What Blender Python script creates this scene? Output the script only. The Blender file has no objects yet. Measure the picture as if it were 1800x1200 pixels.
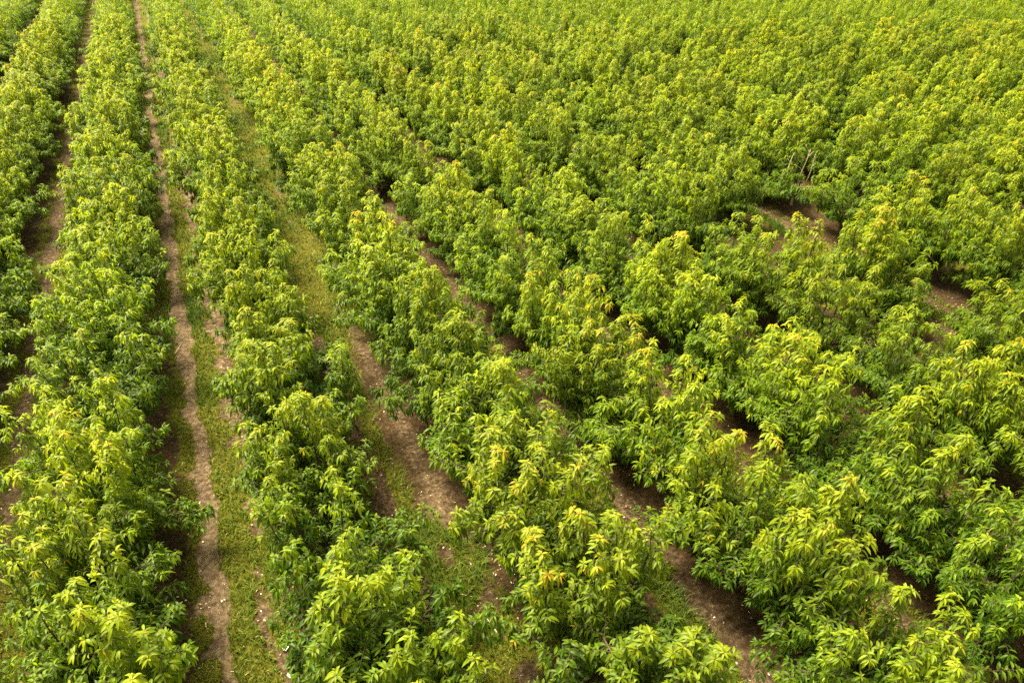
import bpy, math, random
import numpy as np

# ------------------------------------------------------------------ camera, sky, sun, exposure
scene = bpy.context.scene
COL = scene.collection
CAM_H = 13.5
PITCH = math.radians(33.74)
YAW = math.radians(24.8)
FOCAL = 1250.0                       # in pixels of an 1800 px wide frame

cam_data = bpy.data.cameras.new("camera")
cam_data.sensor_width = 36.0
cam_data.lens = 36.0 * FOCAL / 1800.0
cam_data.clip_start = 0.1
cam_data.clip_end = 2000.0
cam = bpy.data.objects.new("camera", cam_data)
COL.objects.link(cam)
cam.location = (0, 0, CAM_H)
cam.rotation_euler = (math.pi / 2 - PITCH, 0, -YAW)
scene.camera = cam

SUN_ELEV = math.radians(60)
SUN_AZ = math.radians(-38)           # measured from +Y towards +X
world = bpy.data.worlds.new("World")
scene.world = world
world.use_nodes = True
wn, wl = world.node_tree.nodes, world.node_tree.links
wn.clear()
w_out = wn.new("ShaderNodeOutputWorld")
w_bg = wn.new("ShaderNodeBackground")
w_sky = wn.new("ShaderNodeTexSky")
w_sky.sky_type = 'NISHITA'
w_sky.sun_disc = False
w_sky.sun_elevation = SUN_ELEV
w_sky.sun_rotation = SUN_AZ
w_sky.dust_density = 4.0
w_hsv = wn.new("ShaderNodeHueSaturation")
w_hsv.inputs['Saturation'].default_value = 0.12      # thin cloud veil: nearly white sky
w_bg.inputs['Strength'].default_value = 0.09
wl.new(w_sky.outputs[0], w_hsv.inputs['Color'])
w_warm = wn.new("ShaderNodeMix")                     # the haze of a warm afternoon
w_warm.data_type = 'RGBA'
w_warm.blend_type = 'MULTIPLY'
w_warm.inputs['Factor'].default_value = 1.0
w_warm.inputs[7].default_value = (1.0, 0.96, 0.78, 1.0)
wl.new(w_hsv.outputs[0], w_warm.inputs[6])
wl.new(w_warm.outputs[2], w_bg.inputs['Color'])
wl.new(w_bg.outputs[0], w_out.inputs['Surface'])

sun_data = bpy.data.lights.new("sun", 'SUN')
sun_data.energy = 5.0
sun_data.angle = math.radians(24)
sun_data.color = (1.0, 0.90, 0.64)
sun = bpy.data.objects.new("sun", sun_data)
COL.objects.link(sun)
sun.location = (0, 0, 60)
sun.rotation_euler = (math.pi / 2 - SUN_ELEV, 0, math.pi - SUN_AZ)

scene.view_settings.view_transform = 'Standard'
scene.view_settings.look = 'None'
scene.view_settings.gamma = 1.0
scene.view_settings.use_curve_mapping = False
scene.view_settings.exposure = 2.0
scene.cycles.max_bounces = 8
scene.cycles.diffuse_bounces = 4
scene.cycles.transmission_bounces = 6
scene.cycles.use_denoising = False

# ------------------------------------------------------------------ projection helpers (layout only)
CP, SP = math.cos(PITCH), math.sin(PITCH)
CY, SY = math.cos(YAW), math.sin(YAW)


def project(x, y, z):
    fh = x * SY + y * CY
    rt = x * CY - y * SY
    zc = fh * CP + (CAM_H - z) * SP
    yd = -fh * SP + (CAM_H - z) * CP
    return 900 + FOCAL * rt / zc, 600 + FOCAL * yd / zc, zc


def on_ground(px, py, z=0.0):
    a, b = (px - 900) / FOCAL, (py - 600) / FOCAL
    dx, dz_f, dz_u = a, CP - b * SP, -SP - b * CP
    t = (CAM_H - z) / -dz_u
    fh, rt = dz_f * t, dx * t
    return fh * SY + rt * CY, fh * CY - rt * SY


# ------------------------------------------------------------------ rows and lanes of the orchard
def slope_to_x(s):
    return (s - 0.2568) / 0.916 * CAM_H


ROW_SLOPE = {-5: -1.22, -4: -0.91, -3: -0.60, -2: -0.29, -1: 0.018, 0: 0.318, 1: 0.603, 2: 0.868, 3: 1.135, 4: 1.41}
for k_ in range(5, 30):
    ROW_SLOPE[k_] = 1.69 + 0.278 * (k_ - 5)
ROW_X = {k_: slope_to_x(s) for k_, s in ROW_SLOPE.items()}
ROW_KEYS = sorted(ROW_X)
ROW_XS = np.array([ROW_X[k_] for k_ in ROW_KEYS])
LANE_XS = (ROW_XS[:-1] + ROW_XS[1:]) / 2
LANE_OF = {k_: LANE_XS[i] for i, k_ in enumerate(ROW_KEYS[:-1])}   # lane to the +X side of row k


# ------------------------------------------------------------------ 2-D value noise
def hash2(ix, iy, seed):
    h = (ix.astype(np.int64) * 374761393 + iy.astype(np.int64) * 668265263 + seed * 974634777) & 0xffffffff
    h = ((h ^ (h >> 13)) * 1274126177) & 0xffffffff
    h = h ^ (h >> 16)
    return (h & 0xffffff) / float(0xffffff)


def vnoise(x, y, seed=0):
    x = np.asarray(x, float); y = np.asarray(y, float)
    ix, iy = np.floor(x), np.floor(y)
    fx, fy = x - ix, y - iy
    fx = fx * fx * (3 - 2 * fx); fy = fy * fy * (3 - 2 * fy)
    a = hash2(ix, iy, seed); b = hash2(ix + 1, iy, seed)
    c = hash2(ix, iy + 1, seed); d = hash2(ix + 1, iy + 1, seed)
    return (a * (1 - fx) + b * fx) * (1 - fy) + (c * (1 - fx) + d * fx) * fy


def fbm(x, y, seed=0, oct=4):
    s, a, t = 0.0, 0.5, 0.0
    for i in range(oct):
        s = s + a * vnoise(np.asarray(x) * 2 ** i, np.asarray(y) * 2 ** i, seed + i * 17)
        t += a
        a *= 0.5
    return s / t


def smooth(e0, e1, v):
    t = np.clip((v - e0) / (e1 - e0), 0, 1)
    return t * t * (3 - 2 * t)


def lane_coords(x):
    """offset u from the middle of the lane, index of that lane, distance to the row line"""
    x = np.asarray(x, float)
    i = np.clip(np.searchsorted(ROW_XS, x) - 1, 0, len(LANE_XS) - 1)
    u = x - LANE_XS[i]
    return u, i


# how bare each wheel track of each lane is (left, right) and how grassy its middle
LANE_A = ROW_KEYS.index(-2)
LANE_B = ROW_KEYS.index(-1)
LANE_C = ROW_KEYS.index(0)
LANE_D = ROW_KEYS.index(1)
TRACK_L = np.full(len(LANE_XS), 0.30); TRACK_R = np.full(len(LANE_XS), 0.36)
UL = np.full(len(LANE_XS), -0.55); UR = np.full(len(LANE_XS), 0.62)
TRACK_L[LANE_B], TRACK_R[LANE_B] = 1.15, 0.55
UL[LANE_B], UR[LANE_B] = -0.42, 0.70
TRACK_L[LANE_A], TRACK_R[LANE_A] = 0.40, 0.15
UL[LANE_A], UR[LANE_A] = -0.50, 0.66
TRACK_L[LANE_C], TRACK_R[LANE_C] = 0.25, 0.50
UL[LANE_C], UR[LANE_C] = -0.55, 0.74
UL[LANE_D], UR[LANE_D] = -0.30, 0.95
TRACK_L[LANE_D], TRACK_R[LANE_D] = 0.20, 0.32


def ground_fields(x, y):
    """grass cover, bare pale track, height"""
    u, i = lane_coords(x)
    fine = fbm(x * 3.1, y * 2.3, 41, 4)
    wob = (fbm(y * 0.25, x * 0.02, 5, 3) - 0.5) * 0.22
    wl_ = 0.15 + 0.13 * fbm(y * 0.5, x * 0.05, 11, 2)
    tl = 1 - smooth(wl_ * 0.5, wl_ * 1.9, np.abs(u - UL[i] + wob + (fine - 0.5) * 0.6))
    tr = 1 - smooth(wl_ * 0.5, wl_ * 2.3, np.abs(u - UR[i] + wob * 0.8 + (fine - 0.5) * 0.7))
    patch = fbm(x * 0.55, y * 0.32, 23, 4)
    tl0, tr0 = tl, tr
    tl = tl * np.clip(TRACK_L[i] * (0.55 + 0.9 * patch), 0, 1)
    tr = tr * np.clip(TRACK_R[i] * (0.35 + 1.1 * patch), 0, 1)
    track = np.clip(np.maximum(tl, tr), 0, 1)
    bare = np.clip(np.maximum(tl0 * (0.45 + patch), tr0 * (0.25 + 1.1 * patch)), 0, 1) * np.where(i == LANE_C, 1 - 0.55 * smooth(17, 25, y), 1.0)
    strip = smooth(0.80, 1.25, np.abs(u) + (fine - 0.5) * 0.7)            # weed-free band under the trees
    strip = strip * np.where(i == LANE_C, 1 - 0.65 * smooth(17, 25, y + (fine - 0.5) * 6), 1.0)
    yn = y + (fine - 0.5) * 7
    near_c = np.where(i == LANE_C, 1 - 0.8 * smooth(9, 12, yn) * (1 - smooth(18, 23, yn)) * smooth(-0.5, 0.4, u + (fine - 0.5) * 1.2), 1.0)
    strip = strip * np.where((i == LANE_A) & (u > 0), 0.15, 1.0)            # long grass grows there
    grass = (1 - smooth(0.30, 0.75, bare + (fine - 0.5) * 0.9)) * (1 - strip * (0.78 + 0.22 * (patch < 0.55)))
    grass = grass * near_c * smooth(0.05, 0.32, patch + (fine - 0.5) * 0.5 + 0.12)
    z = (fine - 0.5) * 0.05 - track * 0.045 + (fbm(x * 9, y * 9, 77, 2) - 0.5) * 0.022
    return np.clip(grass, 0, 1), track * (0.55 + 0.45 * fine), z


# ------------------------------------------------------------------ materials
def new_mat(name):
    m = bpy.data.materials.new(name)
    m.use_nodes = True
    nt = m.node_tree
    nt.nodes.clear()
    out = nt.nodes.new("ShaderNodeOutputMaterial")
    return m, nt, out


def ramp(nt, stops, fac=None):
    n = nt.nodes.new("ShaderNodeValToRGB")
    els = n.color_ramp.elements
    while len(els) < len(stops):
        els.new(0.5)
    for e, (p, c) in zip(els, stops):
        e.position = p
        e.color = (*c, 1)
    if fac is not None:
        nt.links.new(fac, n.inputs[0])
    return n.outputs[0]


def attr(nt, name):
    n = nt.nodes.new("ShaderNodeAttribute")
    n.attribute_name = name
    return n.outputs['Fac']


def noise(nt, scale, detail=6, rough=0.6, co=None):
    n = nt.nodes.new("ShaderNodeTexNoise")
    n.inputs['Scale'].default_value = scale
    n.inputs['Detail'].default_value = detail
    n.inputs['Roughness'].default_value = rough
    if co is None:
        g = nt.nodes.new("ShaderNodeNewGeometry")
        co = g.outputs['Position']
    nt.links.new(co, n.inputs['Vector'])
    return n.outputs[0]


def mixc(nt, fac, a, b, mode='MIX'):
    n = nt.nodes.new("ShaderNodeMix")
    n.data_type = 'RGBA'
    n.blend_type = mode
    for sock, v in ((n.inputs['Factor'], fac), (n.inputs[6], a), (n.inputs[7], b)):
        if hasattr(v, 'links'):
            nt.links.new(v, sock)
        elif isinstance(v, tuple):
            sock.default_value = (*v, 1)
        else:
            sock.default_value = v
    return n.outputs[2]


def mathn(nt, op, a, b, clamp=False):
    n = nt.nodes.new("ShaderNodeMath")
    n.operation = op
    n.use_clamp = clamp
    for sock, v in ((n.inputs[0], a), (n.inputs[1], b)):
        if hasattr(v, 'links'):
            nt.links.new(v, sock)
        else:
            sock.default_value = v
    return n.outputs[0]


def principled(nt, out, color, rough=0.7, spec=0.3, bump=None):
    p = nt.nodes.new("ShaderNodeBsdfPrincipled")
    if hasattr(color, 'links'):
        nt.links.new(color, p.inputs['Base Color'])
    else:
        p.inputs['Base Color'].default_value = (*color, 1)
    p.inputs['Roughness'].default_value = rough
    p.inputs['Specular IOR Level'].default_value = spec
    if bump is not None:
        h, strength, dist = bump
        b = nt.nodes.new("ShaderNodeBump")
        b.inputs['Strength'].default_value = strength
        b.inputs['Distance'].default_value = dist
        nt.links.new(h, b.inputs['Height'])
        nt.links.new(b.outputs[0], p.inputs['Normal'])
    if out is not None:
        nt.links.new(p.outputs[0], out.inputs['Surface'])
    return p


def leaf_material():
    m, nt, out = new_mat("cherry_leaf")
    tone = attr(nt, "tone")  # leaf age mixed with top light and lower shade painted by height
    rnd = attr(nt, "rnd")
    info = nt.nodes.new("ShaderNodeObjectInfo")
    a2 = mathn(nt, 'ADD', tone, mathn(nt, 'MULTIPLY', mathn(nt, 'SUBTRACT', info.outputs['Random'], 0.5), 0.22), True)
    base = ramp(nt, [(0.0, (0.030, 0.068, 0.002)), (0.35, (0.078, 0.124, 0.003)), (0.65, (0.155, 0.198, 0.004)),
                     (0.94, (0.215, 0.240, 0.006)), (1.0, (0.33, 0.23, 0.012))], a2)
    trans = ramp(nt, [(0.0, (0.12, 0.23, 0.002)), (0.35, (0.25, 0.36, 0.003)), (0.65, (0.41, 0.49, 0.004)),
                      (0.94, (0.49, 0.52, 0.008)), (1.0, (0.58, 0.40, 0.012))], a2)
    val = mathn(nt, 'ADD', mathn(nt, 'MULTIPLY', rnd, 0.55), 0.73)
    wn_ = nt.nodes.new("ShaderNodeTexWhiteNoise")
    wn_.noise_dimensions = '1D'
    nt.links.new(mathn(nt, 'MULTIPLY', info.outputs['Random'], 91.0), wn_.inputs['W'])
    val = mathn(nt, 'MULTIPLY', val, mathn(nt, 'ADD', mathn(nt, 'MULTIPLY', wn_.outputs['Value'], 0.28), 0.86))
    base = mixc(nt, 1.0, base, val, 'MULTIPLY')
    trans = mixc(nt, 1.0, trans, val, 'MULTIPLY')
    p = principled(nt, None, base, 0.45, 0.2)
    t = nt.nodes.new("ShaderNodeBsdfTranslucent")
    nt.links.new(trans, t.inputs['Color'])
    mx = nt.nodes.new("ShaderNodeMixShader")
    mx.inputs[0].default_value = 0.42
    nt.links.new(p.outputs[0], mx.inputs[1])
    nt.links.new(t.outputs[0], mx.inputs[2])
    nt.links.new(mx.outputs[0], out.inputs['Surface'])
    return m


def grass_material():
    m, nt, out = new_mat("meadow_grass")
    tone = attr(nt, "tone")
    base = ramp(nt, [(0.0, (0.045, 0.095, 0.008)), (0.5, (0.105, 0.135, 0.010)), (0.8, (0.20, 0.18, 0.025)), (1.0, (0.42, 0.35, 0.14))], tone)
    p = principled(nt, None, base, 0.6, 0.25)
    t = nt.nodes.new("ShaderNodeBsdfTranslucent")
    nt.links.new(mixc(nt, 1.0, base, (1.5, 1.6, 1.0), 'MULTIPLY'), t.inputs['Color'])
    mx = nt.nodes.new("ShaderNodeMixShader")
    mx.inputs[0].default_value = 0.3
    nt.links.new(p.outputs[0], mx.inputs[1])
    nt.links.new(t.outputs[0], mx.inputs[2])
    nt.links.new(mx.outputs[0], out.inputs['Surface'])
    return m


def ground_material():
    m, nt, out = new_mat("orchard_soil")
    n_f = noise(nt, 7.5, 10, 0.78)
    n_m = noise(nt, 1.7, 6, 0.6)
    n_s = noise(nt, 55, 4, 0.7)
    soil = ramp(nt, [(0.36, (0.012, 0.007, 0.003)), (0.48, (0.040, 0.0235, 0.010)), (0.56, (0.068, 0.041, 0.018)), (0.66, (0.135, 0.088, 0.044))], n_f)
    soil = mixc(nt, mathn(nt, 'MULTIPLY', n_m, 0.35), soil, (0.058, 0.036, 0.016))
    pale = ramp(nt, [(0.36, (0.050, 0.032, 0.016)), (0.5, (0.150, 0.102, 0.057)), (0.66, (0.33, 0.245, 0.155))], n_f)
    grass = ramp(nt, [(0.36, (0.030, 0.036, 0.004)), (0.5, (0.085, 0.084, 0.007)), (0.66, (0.17, 0.135, 0.020))], n_f)
    tr = mathn(nt, 'ADD', attr(nt, "track"), mathn(nt, 'MULTIPLY', mathn(nt, 'SUBTRACT', n_f, 0.5), 0.7), True)
    tr = ramp(nt, [(0.12, (0, 0, 0)), (0.6, (1, 1, 1))], tr)
    c = mixc(nt, tr, soil, pale)
    gr = mathn(nt, 'ADD', attr(nt, "grass"), mathn(nt, 'MULTIPLY', mathn(nt, 'SUBTRACT', n_s, 0.5), 0.8), True)
    gr = ramp(nt, [(0.25, (0, 0, 0)), (0.75, (1, 1, 1))], gr)
    c = mixc(nt, gr, c, grass)
    h = mathn(nt, 'ADD', mathn(nt, 'MULTIPLY', n_f, 1.0), mathn(nt, 'MULTIPLY', n_s, 0.5))
    principled(nt, out, c, 0.95, 0.1, (h, 1.0, 0.09))
    return m


def bark_material(name, c0, c1):
    m, nt, out = new_mat(name)
    n = noise(nt, 22, 6, 0.65)
    principled(nt, out, ramp(nt, [(0.3, c0), (0.7, c1)], n), 0.85, 0.2, (n, 0.6, 0.02))
    return m


def simple_material(name, c0, c1, scale=30, rough=0.7):
    m, nt, out = new_mat(name)
    n = noise(nt, scale, 4, 0.6)
    principled(nt, out, ramp(nt, [(0.3, c0), (0.7, c1)], n), rough, 0.3)
    return m


M_LEAF = leaf_material()
M_GRASS = grass_material()
M_SOIL = ground_material()
M_BARK = bark_material("cherry_bark", (0.030, 0.020, 0.014), (0.095, 0.062, 0.042))
M_DEAD = bark_material("dead_bark", (0.30, 0.22, 0.14), (0.52, 0.41, 0.27))
M_STICK = simple_material("dry_wood", (0.42, 0.32, 0.20), (0.62, 0.50, 0.35))
M_PAPER = simple_material("white_paper", (0.72, 0.71, 0.69), (0.84, 0.83, 0.82), 40, 0.6)
M_BLUE = simple_material("blue_plastic", (0.02, 0.08, 0.30), (0.04, 0.14, 0.45), 40, 0.35)


# ------------------------------------------------------------------ mesh helpers
def mesh_from_arrays(name, verts, loops, starts, mat, attrs=None, smooth_faces=True):
    """verts (n,3), loops flat vertex indices, starts = first loop of each face"""
    me = bpy.data.meshes.new(name)
    me.vertices.add(len(verts))
    me.vertices.foreach_set("co", np.ascontiguousarray(verts, np.float32).ravel())
    me.loops.add(len(loops))
    me.loops.foreach_set("vertex_index", np.ascontiguousarray(loops, np.int32))
    me.polygons.add(len(starts))
    me.polygons.foreach_set("loop_start", np.ascontiguousarray(starts, np.int32))
    if not smooth_faces:
        a = me.attributes.new("sharp_face", 'BOOLEAN', 'FACE')
        a.data.foreach_set("value", np.ones(len(starts), bool))
    for k_, v in (attrs or {}).items():
        a = me.attributes.new(k_, 'FLOAT', 'POINT')
        a.data.foreach_set("value", np.ascontiguousarray(v, np.float32))
    me.update(calc_edges=True)
    me.validate()
    me.materials.append(mat)
    return me


def link(name, me, parent=None):
    o = bpy.data.objects.new(name, me)
    COL.objects.link(o)
    if parent is not None:
        o.parent = parent
    return o


def tag(o, label=None, category=None, group=None, kind=None):
    for k_, v in (("label", label), ("category", category), ("group", group), ("kind", kind)):
        if v:
            o[k_] = v
    return o


def unit(v):
    return v / np.maximum(np.linalg.norm(v, axis=-1, keepdims=True), 1e-9)


class Tubes:
    """tapered tubes along polylines, gathered into one mesh"""
    def __init__(self):
        self.v, self.f, self.n = [], [], 0

    def add(self, pts, radii, sides=6):
        pts = np.asarray(pts, float)
        radii = np.asarray(radii, float)
        t = np.gradient(pts, axis=0)
        t = unit(t)
        ref = np.array([0.31, 0.17, 0.93]) if abs(t[0, 2]) < 0.8 else np.array([0.93, 0.2, 0.1])
        a = unit(np.cross(t, ref))
        b = np.cross(t, a)
        ang = np.arange(sides) * 2 * math.pi / sides
        ring = pts[:, None, :] + radii[:, None, None] * (a[:, None, :] * np.cos(ang)[None, :, None] + b[:, None, :] * np.sin(ang)[None, :, None])
        m = len(pts)
        self.v.append(ring.reshape(-1, 3))
        i = np.arange(m - 1)[:, None] * sides
        j = np.arange(sides)[None, :]
        q = np.stack([i + j, i + (j + 1) % sides, i + sides + (j + 1) % sides, i + sides + j], -1).reshape(-1, 4) + self.n
        self.f.append(q)
        self.n += m * sides
        # closed tip
        self.v.append(pts[-1:] + t[-1:] * radii[-1])
        tip = self.n
        base = tip - sides
        cap = np.stack([base + np.arange(sides), base + (np.arange(sides) + 1) % sides, np.full(sides, tip), np.full(sides, tip)], -1)
        self.caps = getattr(self, 'caps', [])
        self.caps.append(cap[:, :3])
        self.n += 1

    def mesh(self, name, mat):
        v = np.concatenate(self.v)
        q = np.concatenate(self.f)
        c = np.concatenate(self.caps)
        loops = np.concatenate([q.ravel(), c.ravel()])
        starts = np.concatenate([np.arange(len(q)) * 4, len(q) * 4 + np.arange(len(c)) * 3])
        return mesh_from_arrays(name, v, loops, starts, mat)


LEAF_FACES = [(0, 4, 1), (1, 4, 5, 2), (2, 5, 3), (0, 1, 6), (1, 2, 7, 6), (2, 3, 7)]


def leaf_verts(p, d, n, L, W, curl):
    """p, d, n (k,3): leaf base, axis, upper normal; L, W, curl (k,). Eight points per leaf, folded along the midrib and curved down"""
    s = np.cross(d, n)
    down = np.array([0, 0, -1.0])

    def mid(t):
        return p + d * (L * t)[:, None] + (down * (curl * L * t * t)[:, None]) * 1.0 - n * (0.10 * L * t * t)[:, None]
    one = np.ones_like(L)
    m0, m1, m2, m3 = mid(0 * one), mid(0.36 * one), mid(0.70 * one), mid(1.0 * one)
    up = n * (W * 0.24)[:, None]
    l1 = m1 + s * (W * 0.47)[:, None] + up
    l2 = m2 + s * (W * 0.40)[:, None] + up
    r1 = m1 - s * (W * 0.47)[:, None] + up
    r2 = m2 - s * (W * 0.40)[:, None] + up
    return np.stack([m0, m1, m2, m3, l1, l2, r1, r2], 1)          # (k,8,3)


def leaves_mesh(name, lv, tone, rnd, mat):
    k = len(lv)
    off = np.arange(k) * 8
    loops, starts, n = [], [], 0
    per = sum(len(f) for f in LEAF_FACES)
    flat = np.array([i for f in LEAF_FACES for i in f])
    st = np.cumsum([0] + [len(f) for f in LEAF_FACES[:-1]])
    loops = (off[:, None] + flat[None, :]).ravel()
    starts = (np.arange(k)[:, None] * per + st[None, :]).ravel()
    return mesh_from_arrays(name, lv.reshape(-1, 3), loops, starts, mat, {"tone": np.repeat(tone, 8), "rnd": np.repeat(rnd, 8)})


# ------------------------------------------------------------------ one fruit tree
def bezier(p0, p1, p2, n):
    t = np.linspace(0, 1, n)[:, None]
    return (1 - t) ** 2 * p0 + 2 * t * (1 - t) * p1 + t ** 2 * p2


def build_tree(seed, height=3.2, spread=1.0, density=1.0):
    R = np.random.default_rng(seed)
    tubes = Tubes()
    z_fork = R.uniform(0.42, 0.6)
    lean = R.uniform(-0.06, 0.06, 2)
    tubes.add([(0, 0, -0.15), (0, 0, 0.05), (lean[0] * 0.6, lean[1] * 0.6, z_fork * 0.6), (lean[0], lean[1], z_fork + 0.12)],
              [0.105, 0.085, 0.07, 0.06], 8)
    lop_a, lop_s = R.uniform(0, 6.28), R.uniform(0.02, 0.18)

    def lop(a):
        return 1 + lop_s * math.cos(a - lop_a) + 0.07 * math.sin(3 * a + lop_a) - 0.13 * math.cos(2 * a)    # fuller along the row
    limbs = []
    n_up = int(R.integers(7, 11))
    az0 = R.uniform(0, 6.28)
    for i in range(n_up):
        az = az0 + i * 2 * math.pi / n_up + R.uniform(-0.35, 0.35)
        if i == 0:
            re, ze = R.uniform(0.05, 0.4), height * R.uniform(0.84, 1.0)
        else:
            re = R.uniform(0.45, 1.40) * spread * lop(az)
            ze = height * (R.uniform(0.78, 1.0) - 0.13 * (re / spread) ** 2)
        z0 = z_fork + R.uniform(-0.12, 0.1)
        p0 = np.array([lean[0], lean[1], z0])
        p2 = np.array([math.cos(az) * re, math.sin(az) * re, ze])
        p1 = np.array([math.cos(az) * re * 1.0, math.sin(az) * re * 1.0, z0 + (ze - z0) * R.uniform(0.2, 0.4)])
        pts = bezier(p0, p1, p2, 9) + np.cumsum(R.normal(0, 0.018, (9, 3)), 0) * np.linspace(0, 1, 9)[:, None]
        limbs.append((pts, True))
        tubes.add(pts, np.linspace(0.042, 0.009, 9), 6)
    n_low = int(R.integers(8, 12))
    az1 = R.uniform(0, 6.28)
    for i in range(n_low):
        az = az1 + i * 2 * math.pi / n_low + R.uniform(-0.4, 0.4)
        re = R.uniform(1.0, 1.62) * spread * lop(az)
        ze = R.uniform(0.8, 2.1)
        z0 = z_fork + R.uniform(-0.08, 0.35)
        p0 = np.array([lean[0], lean[1], z0])
        p2 = np.array([math.cos(az) * re, math.sin(az) * re, ze])
        p1 = np.array([math.cos(az) * re * 0.55, math.sin(az) * re * 0.55, z0 + (ze - z0) * 0.9 + 0.1])
        pts = bezier(p0, p1, p2, 7) + np.cumsum(R.normal(0, 0.02, (7, 3)), 0) * np.linspace(0, 1, 7)[:, None]
        limbs.append((pts, False))
        tubes.add(pts, np.linspace(0.032, 0.008, 7), 5)

    P, D, AGE_LIGHT, SZ = [], [], [], []
    shoots = []
    for pts, upright in limbs:
        seg = np.linalg.norm(np.diff(pts, axis=0), axis=1)
        cum = np.concatenate([[0], np.cumsum(seg)])
        total = cum[-1]
        step = 0.085 / density
        q = total * (0.24 if upright else 0.35)
        az = R.uniform(0, 6.28)
        while q < total:
            f = q / total
            p = np.array([np.interp(q, cum, pts[:, j]) for j in range(3)])
            rad = np.array([p[0], p[1], 0.0])
            rl = np.linalg.norm(rad)
            out = rad / rl if rl > 0.08 else np.array([math.cos(az), math.sin(az), 0])
            az += 2.4 + R.uniform(-0.5, 0.5)
            ring = np.array([math.cos(az), math.sin(az), 0.0])
            d = unit(out * R.uniform(0.2, 0.9) + ring * 0.9 + np.array([0, 0, R.uniform(0.0, 0.75) if upright else R.uniform(-0.05, 0.8)]))
            hz = p[2] / height
            ln = R.uniform(0.22, 0.62) * (1.12 - 0.45 * hz)
            if R.random() < 0.07:
                ln *= 1.6
            shoots.append((p, d, ln, hz, False))
            q += step * R.uniform(0.7, 1.35)
        tipdir = unit(pts[-1] - pts[-2])
        for _ in range(int(R.integers(1, 4))):
            dd = unit(tipdir + R.normal(0, 0.38, 3) + np.array([0, 0, 0.25]))
            shoots.append((pts[-1], dd, R.uniform(0.22, 0.62), pts[-1][2] / height, True))
    # side forks
    extra = []
    for (p, d, ln, hz, top) in shoots:
        if ln > 0.33 and R.random() < 0.75:
            o = p + d * ln * R.uniform(0.3, 0.6)
            extra.append((o, unit(d + R.normal(0, 0.6, 3) + np.array([0, 0, 0.15])), ln * R.uniform(0.4, 0.7), hz, False))
    shoots += extra
    for (p, d, ln, hz, top) in shoots:
        P_h = (p[2] + d[2] * ln) / height
        sag = R.uniform(0.05, 0.30) * (0.3 if top else 1.0)
        n_st = max(4, int(ln / 0.042))
        t = (np.arange(n_st) + 0.6) / n_st
        n_ro = int(R.integers(7, 11))
        tt = np.concatenate([t, np.linspace(0.93, 1.0, n_ro)])
        pos = p + d * (ln * tt)[:, None] + np.array([0, 0, -1.0]) * (sag * ln * tt ** 2)[:, None]
        ax = unit(d + np.array([0, 0, -2 * sag])[None, :] * tt[:, None])
        ph = R.uniform(0, 6.28) + np.arange(len(tt)) * 2.4 + R.normal(0, 0.3, len(tt))
        ref = np.array([0.2, 0.1, 1.0]) if abs(d[2]) < 0.85 else np.array([1.0, 0.2, 0.1])
        a = unit(np.cross(ax, ref)); b = np.cross(ax, a)
        per = a * np.cos(ph)[:, None] + b * np.sin(ph)[:, None]
        fwd = np.concatenate([np.full(n_st, 0.35), np.linspace(0.15, 1.1, n_ro)])
        dirs = unit(per + ax * fwd[:, None] + np.array([0, 0, -0.30]) + R.normal(0, 0.08, (len(tt), 3)))
        growth_light = np.clip(0.10 + 0.78 * np.clip((P_h - 0.25) / 0.75, 0, 1) ** 1.25 + R.normal(0, 0.10), 0, 1)  # young growth on top, plus painted light: bright tops, shaded lower sides
        tone = growth_light * np.concatenate([0.55 + 0.30 * t, np.linspace(0.85, 1.04, n_ro)]) + R.normal(0, 0.07, len(tt))
        if R.random() < 0.06 + 0.12 * (hz > 0.75):
            tone[-3:] = R.uniform(0.86, 1.0, 3)
        elif R.random() < 0.3:
            tone[-int(R.integers(1, 3)):] += 0.3
        sz = np.concatenate([R.uniform(0.82, 1.12, n_st), np.linspace(1.05, 0.55, n_ro)])
        P.append(pos); D.append(dirs); AGE_LIGHT.append(np.clip(tone, 0, 1)); SZ.append(sz)
        tubes.add(p + d * (ln * np.array([0, .5, 1.0]))[:, None] + np.array([0, 0, -1.0]) * (sag * ln * np.array([0, .25, 1.0]))[:, None],
                  [0.0075, 0.0055, 0.003], 3)
    P = np.concatenate(P); D = np.concatenate(D); AGE_LIGHT = np.concatenate(AGE_LIGHT); SZ = np.concatenate(SZ)
    keep = P[:, 2] > 0.18
    P, D, AGE_LIGHT, SZ = P[keep], D[keep], AGE_LIGHT[keep], SZ[keep]
    k = len(P)
    up = np.array([0, 0, 1.0]) + R.normal(0, 0.15, (k, 3))
    N = unit(up - D * np.sum(up * D, 1)[:, None])
    L = 0.180 * SZ * R.uniform(0.85, 1.12, k)
    W = L * R.uniform(0.25, 0.34, k)
    lv = leaf_verts(P, D, N, L, W, R.uniform(0.25, 0.70, k))
    return tubes.mesh("trunk", M_BARK), lv, AGE_LIGHT, R.random(k)


N_PROTO = 20
PROTO = []
for s in range(N_PROTO):
    RR = random.Random(400 + s)
    PROTO.append(build_tree(900 + s, 3.55 * RR.uniform(0.95, 1.05), RR.uniform(1.03, 1.16), RR.choice([0.7, 0.9, 1.0, 1.0, 1.1])))
CROWN = [leaves_mesh("crown", lv, ag, rn, M_LEAF) for (_t, lv, ag, rn) in PROTO]


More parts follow.
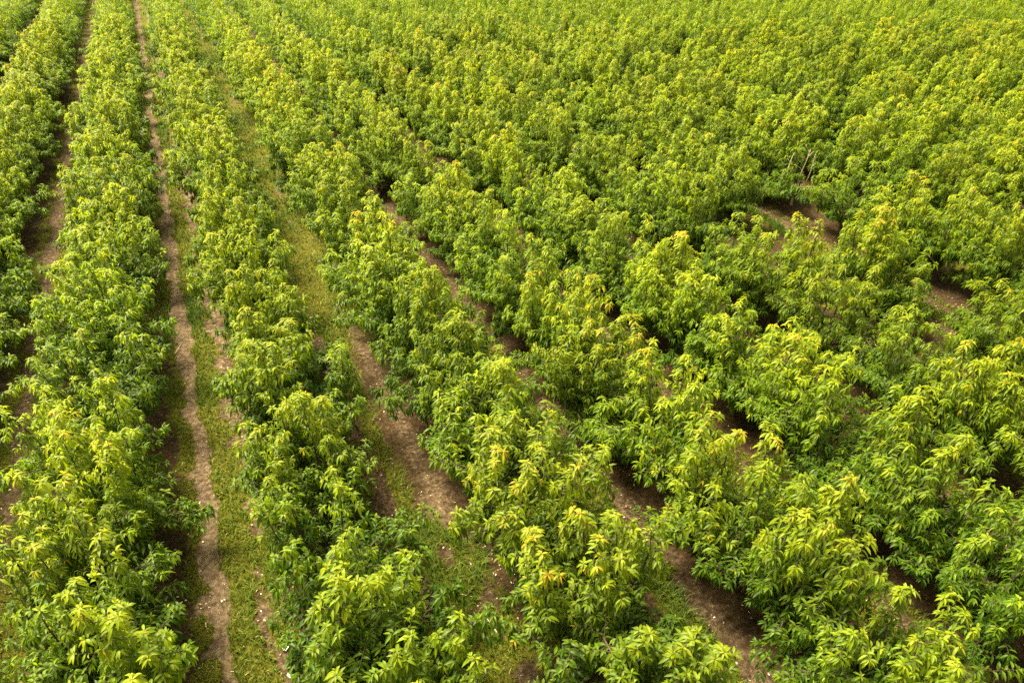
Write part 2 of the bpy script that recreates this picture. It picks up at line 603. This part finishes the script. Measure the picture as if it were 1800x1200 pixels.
# ------------------------------------------------------------------ where the trees stand
STEP = 2.45
rng = random.Random(17)
BARE_XY = on_ground(1390, 360)
GAPS = [(1605, 480, 5), (1374, 383, 5), (1435, 410, 5), (1400, 330, 6)]           # pixel near which a row has lost a tree
PHASE = {-2: 0.6, -1: 1.4, 0: 0.4, 1: 0.0, 2: 0.9, 3: 1.7, 4: 0.3}
spots = []
for k_ in ROW_KEYS:
    ph = PHASE.get(k_, rng.uniform(0, STEP))
    y0 = -12.0 + ph
    for j in range(0, 68):
        x = ROW_X[k_] + rng.uniform(-0.14, 0.14)
        y = y0 + j * STEP + rng.uniform(-0.25, 0.25)
        z_s = rng.uniform(0.92, 1.08)
        w_s = rng.uniform(0.92, 1.14)
        spots.append([k_, x, y, z_s, w_s, rng.choice([0.0, math.pi]) + rng.gauss(0, 0.22)])


def in_frame(x, y, hgt, m=0.0):
    best = False
    for z in (0.5, 1.6, 2.8, hgt):
        r = 1.5 if z < 2.6 else 0.6
        for (dx, dy) in ((0, 0), (r, 0), (-r, 0), (0, r), (0, -r)):
            px, py, zc = project(x + dx, y + dy, z)
            if zc > 1 and -m < px < 1800 + m and -m < py < 1200 + m:
                best = True
    return best


near, margin = [], []
LOST = set()
for gx_, gy_, gk in GAPS:
    LOST.add(min((i for i, s_ in enumerate(spots) if s_[0] == gk and project(s_[1], s_[2], 1.6)[2] > 2),
                 key=lambda i: math.hypot(project(spots[i][1], spots[i][2], 1.6)[0] - gx_, project(spots[i][1], spots[i][2], 1.6)[1] - gy_)))
for si, s in enumerate(spots):
    k_, x, y, zs, ws, rot = s
    cx, cy, zc = project(x, y, 1.6)
    if zc < 2 or zc > 100:
        continue
    gone = si in LOST
    if gone:
        continue
    if in_frame(x, y, 3.7 * zs, -8):
        near.append((zc, *s))
    elif in_frame(x, y, 3.7 * zs, 170 if cy > 0 else 90):
        margin.append((zc, *s))
near.sort()
MANY = 300
far = near[MANY:] + margin
near = near[:MANY]

ORD = ["zeroth", "first", "second", "third", "fourth", "fifth", "sixth", "seventh", "eighth", "ninth", "tenth", "eleventh", "twelfth",
       "thirteenth", "fourteenth", "fifteenth", "sixteenth", "seventeenth", "eighteenth", "nineteenth", "twentieth"]


def ordinal(n):
    if n <= 20:
        return ORD[n]
    tens = {2: "twenty", 3: "thirty", 4: "forty"}[n // 10]
    return tens + "-" + ORD[n % 10] if n % 10 else tens[:-1] + "ieth"


def row_phrase(k_):
    if k_ < 0:
        return ordinal(-k_) + " row from pale track away from bare tree"
    if k_ < 6:
        return ordinal(k_ + 1) + " row from pale track toward bare tree"
    if k_ == 6:
        return "in the bare tree's own row"
    return ordinal(k_ - 6) + " row beyond the bare tree"


# ------------------------------------------------------------------ ground
def axis(segments):
    out = []
    for a, b, st in segments:
        out.append(np.arange(a, b, st))
    return np.concatenate(out + [np.array([segments[-1][1]])])


gx = axis([(-900, -120, 260), (-120, -40, 20), (-40, -16, 1.0), (-16, 16, 0.09), (16, 32, 0.25), (32, 120, 1.5), (120, 900, 260)])
gy = axis([(-600, -60, 180), (-60, -4, 7), (-4, 4, 0.6), (4, 30, 0.10), (30, 60, 0.25), (60, 120, 1.2), (120, 1200, 270)])
GX, GY = np.meshgrid(gx, gy)
g_, t_, z_ = ground_fields(GX.ravel(), GY.ravel())
gv = np.stack([GX.ravel(), GY.ravel(), z_], 1)
nx, ny = len(gx), len(gy)
ii = (np.arange(ny - 1)[:, None] * nx + np.arange(nx - 1)[None, :]).ravel()
gq = np.stack([ii, ii + 1, ii + nx + 1, ii + nx], 1)
ground = link("ground", mesh_from_arrays("ground", gv, gq.ravel(), np.arange(len(gq)) * 4, M_SOIL, {"grass": g_, "track": t_}))
tag(ground, "brown orchard soil with patchy yellowish grass between the tree rows", kind="structure")


def dirt_track(lane, u0, half, y0, y1, label, seed):
    ys = np.arange(y0, y1, 0.12)
    x_mid = LANE_XS[lane] + u0 - (fbm(ys * 0.25, LANE_XS[lane] * 0.02, 5, 3) - 0.5) * 0.22
    wl_ = half * (0.75 + 0.6 * fbm(ys * 0.9, ys * 0 + seed, seed, 3))
    wr_ = half * (0.75 + 0.6 * fbm(ys * 0.9, ys * 0 + seed + 5, seed + 9, 3))
    cols = np.linspace(-1, 1, 7)
    X = x_mid[:, None] + np.where(cols[None, :] < 0, cols[None, :] * wl_[:, None], cols[None, :] * wr_[:, None])
    Y = np.repeat(ys[:, None], 7, 1)
    g, t, z = ground_fields(X.ravel(), Y.ravel())
    # sit just above the ground sheet, sampled on the sheet's own grid so the two never cross
    v = np.stack([X.ravel(), Y.ravel(), z + 0.012], 1)
    i = (np.arange(len(ys) - 1)[:, None] * 7 + np.arange(6)[None, :]).ravel()
    q = np.stack([i, i + 1, i + 8, i + 7], 1)
    o = link("dirt_track", mesh_from_arrays("dirt_track", v, q.ravel(), np.arange(len(q)) * 4, M_SOIL, {"grass": g, "track": t}))
    tag(o, label, kind="structure")


dirt_track(LANE_B, UL[LANE_B], 0.17, 5.0, 70.0, "long pale bare wheel track running the length of the grassy lane", 3)
dirt_track(LANE_A, UL[LANE_A], 0.26, 8.0, 60.0, "brown broken wheel track along the grassier lane's outer side", 4)
dirt_track(LANE_C, UR[LANE_C], 0.26, 5.0, 45.0, "dull brown wheel track with dry litter between two bushy rows", 6)
dirt_track(LANE_D, UR[LANE_D], 0.22, 5.0, 30.0, "short brown wheel track half hidden under overhanging branches", 8)


# ------------------------------------------------------------------ grass, leaf litter
def scatter(n, x0, x1, y0, y1, R):
    return R.uniform(x0, x1, n), R.uniform(y0, y1, n)


RG = np.random.default_rng(5)
gxs, gys = [], []
for lane in range(len(LANE_XS)):
    c = LANE_XS[lane]
    if c < -22 or c > 24:
        continue
    for (ya, yb, dens) in ((3, 16, 520), (16, 28, 300), (28, 50, 130), (50, 85, 50)):
        n = int(dens * (yb - ya) * 3.4)
        x, y = scatter(n, c - 1.7, c + 1.7, ya, yb, RG)
        px, py, zc = project(x, y, 0)
        ok = (zc > 1) & (px > -80) & (px < 1880) & (py > -20) & (py < 1300)
        g, t, z = ground_fields(x, y)
        ok &= RG.random(n) < smooth(0.25, 0.8, g)
        gxs.append(x[ok]); gys.append(y[ok])
gxs = np.concatenate(gxs); gys = np.concatenate(gys)
_g, _t, gz = ground_fields(gxs, gys)
n = len(gxs)
u_, li_ = lane_coords(gxs)
lush = smooth(0.45, 0.75, fbm(gxs * 0.6, gys * 0.28, 63, 3)) * 0.8
lush = np.clip(lush + np.where((li_ == LANE_A) & (u_ > 0.35), 0.7, 0.0) + np.where((li_ == LANE_B) & (np.abs(u_ - 0.1) < 0.4), 0.25, 0.0), 0, 1)
dist = np.hypot(gxs, gys)
clump = smooth(0.58, 0.75, fbm(gxs * 2.2, gys * 2.0, 131, 3))
hgt = RG.uniform(0.04, 0.14, n) * (1 + 1.5 * lush + 1.6 * clump)
wid = RG.uniform(0.004, 0.009, n) * (1 + dist / 22)
ang = RG.uniform(0, 6.28, n); lean_ = RG.uniform(0.2, 1.0, n)
base = np.stack([gxs, gys, gz - 0.01], 1)
dirn = np.stack([np.cos(ang), np.sin(ang), 0 * ang], 1)
side = np.stack([-np.sin(ang), np.cos(ang), 0 * ang], 1)
upv = np.array([0, 0, 1.0])
b0 = base - side * wid[:, None]; b1 = base + side * wid[:, None]
mid_ = base + upv * (hgt * 0.62)[:, None] + dirn * (hgt * lean_ * 0.30)[:, None]
m0_ = mid_ - side * (wid * 0.8)[:, None]; m1_ = mid_ + side * (wid * 0.8)[:, None]
tip_ = base + upv * (hgt * (1.05 - 0.3 * lean_))[:, None] + dirn * (hgt * lean_)[:, None]
vv = np.stack([b0, b1, m1_, m0_, tip_], 1).reshape(-1, 3)
o5 = np.arange(n) * 5
lp = np.stack([o5, o5 + 1, o5 + 2, o5 + 3, o5 + 3, o5 + 2, o5 + 4], 1).ravel()
st_ = np.stack([np.arange(n) * 7, np.arange(n) * 7 + 4], 1).ravel()
gage = np.clip(0.55 - 0.5 * lush + RG.normal(0, 0.15, n) + (RG.random(n) < 0.06) * 0.4, 0, 1)
grass = link("grass", mesh_from_arrays("grass", vv, lp, st_, M_GRASS, {"tone": np.repeat(gage, 5)}))
tag(grass, "patchy yellowish green grass growing along the lanes between rows", "grass", kind="stuff")

# dry leaves and petals lying on bare soil
lx, ly = [], []
for lane in range(len(LANE_XS)):
    c = LANE_XS[lane]
    if c < -16 or c > 26:
        continue
    x, y = scatter(5200, c - 2.1, c + 2.1, 3, 45, RG)
    px, py, zc = project(x, y, 0)
    g, t, z = ground_fields(x, y)
    ok = (zc > 1) & (px > -50) & (px < 1850) & (py > 0) & (py < 1280) & (RG.random(len(x)) < (1 - g) * (0.35 + 0.65 * (fbm(x, y, 91, 3) > 0.5)))
    lx.append(x[ok]); ly.append(y[ok])
lx = np.concatenate(lx); ly = np.concatenate(ly)
n = len(lx)
_g, _t, lz = ground_fields(lx, ly)
A = RG.uniform(0, 6.28, n)
D_ = np.stack([np.cos(A), np.sin(A), RG.normal(0, 0.15, n)], 1)
N_ = unit(np.array([0, 0, 1.0]) + RG.normal(0, 0.25, (n, 3)))
L_ = RG.uniform(0.022, 0.075, n)
lv_ = leaf_verts(np.stack([lx, ly, lz + 0.02], 1), unit(D_), N_, L_, L_ * RG.uniform(0.3, 0.6, n), RG.uniform(-0.1, 0.2, n))
m_lit, nt_, out_ = new_mat("dry_leaf")
principled(nt_, out_, ramp(nt_, [(0.0, (0.10, 0.06, 0.03)), (0.55, (0.30, 0.20, 0.11)), (0.85, (0.55, 0.43, 0.28)), (1.0, (0.72, 0.64, 0.5))], attr(nt_, "rnd")), 0.8, 0.2)
litter = link("leaf_litter", leaves_mesh("leaf_litter", lv_, RG.random(n), RG.random(n) ** 1.3, m_lit))
tag(litter, "scattered dry leaves and pale petals lying on the bare soil", "leaf litter", kind="stuff")

# ------------------------------------------------------------------ trees: one object each
order = {}
for t in sorted(near, key=lambda t: (t[1], t[3])):
    order.setdefault(t[1], []).append(t)
rank = {}
for k_, lst in order.items():
    for i, t in enumerate(lst):
        rank[t] = i + 1
TREE_GROUP = "leafy fruit trees planted in rows"
proto_root = {}
for i, t in enumerate(near):
    zc, k_, x, y, zs, ws, rot = t
    p = i % N_PROTO if i < 2 * N_PROTO else (i * 7 + int(rot * 100)) % N_PROTO
    if p not in proto_root:
        root = bpy.data.objects.new("fruit_tree", None)
        COL.objects.link(root)
        tr = link("trunk", PROTO[p][0], root)
        cr = link("crown", CROWN[p], root)
        proto_root[p] = (root, tr, cr)
    else:
        root0, tr0, cr0 = proto_root[p]
        root = root0.copy()
        COL.objects.link(root)
        for part in (tr0, cr0):
            c = part.copy()
            COL.objects.link(c)
            c.parent = root
    root.location = (x, y, 0.0)
    root.rotation_euler = (rng.gauss(0, 0.06), rng.gauss(0, 0.06), rot)
    root.scale = (ws * rng.choice([-1, 1]), ws, zs)
    look = "tall" if zs > 1.05 else "low" if zs < 0.92 else "broad" if ws > 1.08 else "slim" if ws < 0.96 else "leafy"
    tag(root, "%s fruit tree, %s from near end, %s" % (look, ordinal(rank[t]), row_phrase(k_)), "tree", TREE_GROUP)

# the farthest rows read as one mass
RF = np.random.default_rng(8)
FV, FA, FR = [], [], []
for (zc, k_, x, y, zs, ws, rot) in far:
    p = int(RF.integers(0, N_PROTO))
    _tm, lv, ag, rn = PROTO[p]
    sel = RF.random(len(lv)) < 0.62
    v = lv[sel][:, [0, 5, 3, 7], :].copy()
    c, s = math.cos(rot), math.sin(rot)
    q = np.empty_like(v)
    q[..., 0] = (v[..., 0] * c - v[..., 1] * s) * ws + x
    q[..., 1] = (v[..., 0] * s + v[..., 1] * c) * ws + y
    q[..., 2] = v[..., 2] * zs
    ctr = q.mean(1, keepdims=True)
    q = ctr + (q - ctr) * 1.15
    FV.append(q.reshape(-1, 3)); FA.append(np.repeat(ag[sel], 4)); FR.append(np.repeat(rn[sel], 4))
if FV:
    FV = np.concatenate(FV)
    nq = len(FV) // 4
    fm = mesh_from_arrays("far_foliage", FV, np.arange(nq * 4), np.arange(nq) * 4, M_LEAF, {"tone": np.concatenate(FA), "rnd": np.concatenate(FR)})
    fo = link("far_foliage", fm)
    tag(fo, "yellow-green foliage of the farthest orchard rows merging along the top", "foliage", kind="stuff")


# ------------------------------------------------------------------ the bare tree
def bare_tree(x, y):
    root = bpy.data.objects.new("bare_tree", None)
    COL.objects.link(root)
    root.location = (x, y, 0)
    root.scale = (1.15, 1.15, 1.15)
    tag(root, "small leafless dead tree with pale curved limbs standing in a gap", "tree")
    e = np.array([CY, -SY, 0.0])              # across the view
    f = np.array([SY, CY, 0.0])
    T = Tubes()
    T.add([(0, 0, -0.1), (0, 0, 0.15), (0.02, 0.0, 0.5)], [0.07, 0.055, 0.05], 8)
    link("trunk", T.mesh("trunk", M_DEAD), root)

    def limb(path, r0, twigs=()):
        T = Tubes()
        pts = np.array([e * a + f * b + np.array([0, 0, c]) for a, b, c in path])
        tt = np.linspace(0, 1, len(pts)); ts = np.linspace(0, 1, 12)
        pts = np.stack([np.interp(ts, tt, pts[:, j]) for j in range(3)], 1)
        k3 = np.array([0.25, 0.5, 0.25])
        for _ in range(2):
            pts[1:-1] = 0.25 * pts[:-2] + 0.5 * pts[1:-1] + 0.25 * pts[2:]
        T.add(pts, np.linspace(r0, 0.012, 12), 6)
        for at, dirv, ln in twigs:
            p = pts[at]; d = unit(e * dirv[0] + f * dirv[1] + np.array([0, 0, dirv[2]]))
            T.add([p, p + d * ln * 0.5 + np.array([0, 0, 0.02]), p + d * ln], [0.012, 0.009, 0.005], 4)
        link("limb", T.mesh("limb", M_DEAD), root)
    limb([(0, 0, .42), (-.22, 0, .62), (-.40, .02, 1.0), (-.44, .03, 1.5), (-.38, .05, 1.95), (-.32, .05, 2.2)], .034, [(8, (-.5, .2, .7), .22)])
    limb([(0, 0, .42), (.05, .02, .8), (.13, .05, 1.35), (.25, .03, 1.9), (.30, .03, 2.35)], .036,
         [(8, (-.6, 0, .8), .45), (9, (.6, .1, .7), .32), (10, (-.5, .2, .8), .42), (6, (-.5, .4, .5), .25)])
    limb([(0, 0, .42), (.28, 0, .7), (.47, 0, 1.15), (.52, .02, 1.6), (.53, .03, 2.15)], .032, [(8, (.4, .2, .8), .25)])
    limb([(0, 0, .42), (-.05, .2, .8), (-.02, .32, 1.4), (.05, .35, 1.9)], .026, [(8, (.4, .3, .6), .22)])


bare_tree(*BARE_XY)


# ------------------------------------------------------------------ small things lying about
def lying_stick(px0, py0, px1, py1, r, label):
    x0, y0 = on_ground(px0, py0); x1, y1 = on_ground(px1, py1)
    z = float(ground_fields(np.array([x0]), np.array([y0]))[2][0])
    T = Tubes()
    L = math.hypot(x1 - x0, y1 - y0)
    pts = np.array([[0, 0, 0], [(x1 - x0) * .33, (y1 - y0) * .33 + .02 * L, .01], [(x1 - x0) * .7, (y1 - y0) * .7 - .015 * L, .012], [x1 - x0, y1 - y0, 0.004]])
    T.add(pts, [r, r * .95, r * .8, r * .55], 6)
    o = link("stick", T.mesh("stick", M_STICK))
    o.location = (x0, y0, z + r + 0.015)
    tag(o, label, "stick", "pale sticks lying on the ground")


lying_stick(856, 1087, 876, 1116, 0.017, "thick pale straight stick lying on grass near the bottom edge")
lying_stick(405, 1180, 424, 1182, 0.009, "thin pale twig lying crosswise at the foot of the pale track")
lying_stick(808, 1045, 830, 1050, 0.008, "slender crooked twig on the grass above the thick pale stick")
lying_stick(362, 1094, 363, 1105, 0.011, "short white stick beside the pale track under low branches")
lying_stick(308, 622, 318, 606, 0.010, "small dry twig on dark soil beside the pale track")


def scrap(name, px, py, w, d, mat, label, cat, group=None, seed=1):
    x, y = on_ground(px, py)
    z = float(ground_fields(np.array([x]), np.array([y]))[2][0])
    R = np.random.default_rng(seed)
    nx_, ny_ = 7, 6
    vs = []
    for lay in (0.0, 0.006):
        for j in range(ny_):
            for i in range(nx_):
                u, v = i / (nx_ - 1) - .5, j / (ny_ - 1) - .5
                e = 1 - 0.5 * max(0, abs(u) + abs(v) - 0.62) + 0.10 * math.sin(7 * u + 3 * v + seed)
                hgt = 0.03 + 0.03 * math.sin(6 * u + seed) * math.cos(5 * v + 2 * seed) + 0.5 * w * 0.12 * math.sin(11 * v * u + seed)
                vs.append((u * w * e, v * d * e, hgt + lay))
    nl = nx_ * ny_
    fs = []
    for j in range(ny_ - 1):
        for i in range(nx_ - 1):
            a = j * nx_ + i
            fs.append((a, a + nx_, a + nx_ + 1, a + 1))
            fs.append((nl + a, nl + a + 1, nl + a + nx_ + 1, nl + a + nx_))
    rim = [i for i in range(nx_)] + [j * nx_ + nx_ - 1 for j in range(1, ny_)] + [(ny_ - 1) * nx_ + i for i in range(nx_ - 2, -1, -1)] + [j * nx_ for j in range(ny_ - 2, 0, -1)]
    for a, b in zip(rim, rim[1:] + rim[:1]):
        fs.append((a, b, nl + b, nl + a))
    me = bpy.data.meshes.new(name)
    me.from_pydata(vs, [], fs)
    me.update()
    me.materials.append(mat)
    o = link(name, me)
    o.location = (x, y, z + 0.02)
    o.rotation_euler = (0, 0, R.uniform(0, 3))
    tag(o, label, cat, group)


scrap("paper_scrap", 503, 1139, 0.17, 0.10, M_PAPER, "larger crumpled white paper scrap on grass beside low branches", "litter", "white paper scraps on the grass", 2)
scrap("paper_scrap", 510, 1187, 0.13, 0.075, M_PAPER, "smaller white paper scrap on grass at the bottom edge", "litter", "white paper scraps on the grass", 5)
scrap("plastic_scrap", 1334, 1064, 0.13, 0.16, M_BLUE, "small blue plastic scrap in the shade under a tree", "litter", None, 3)
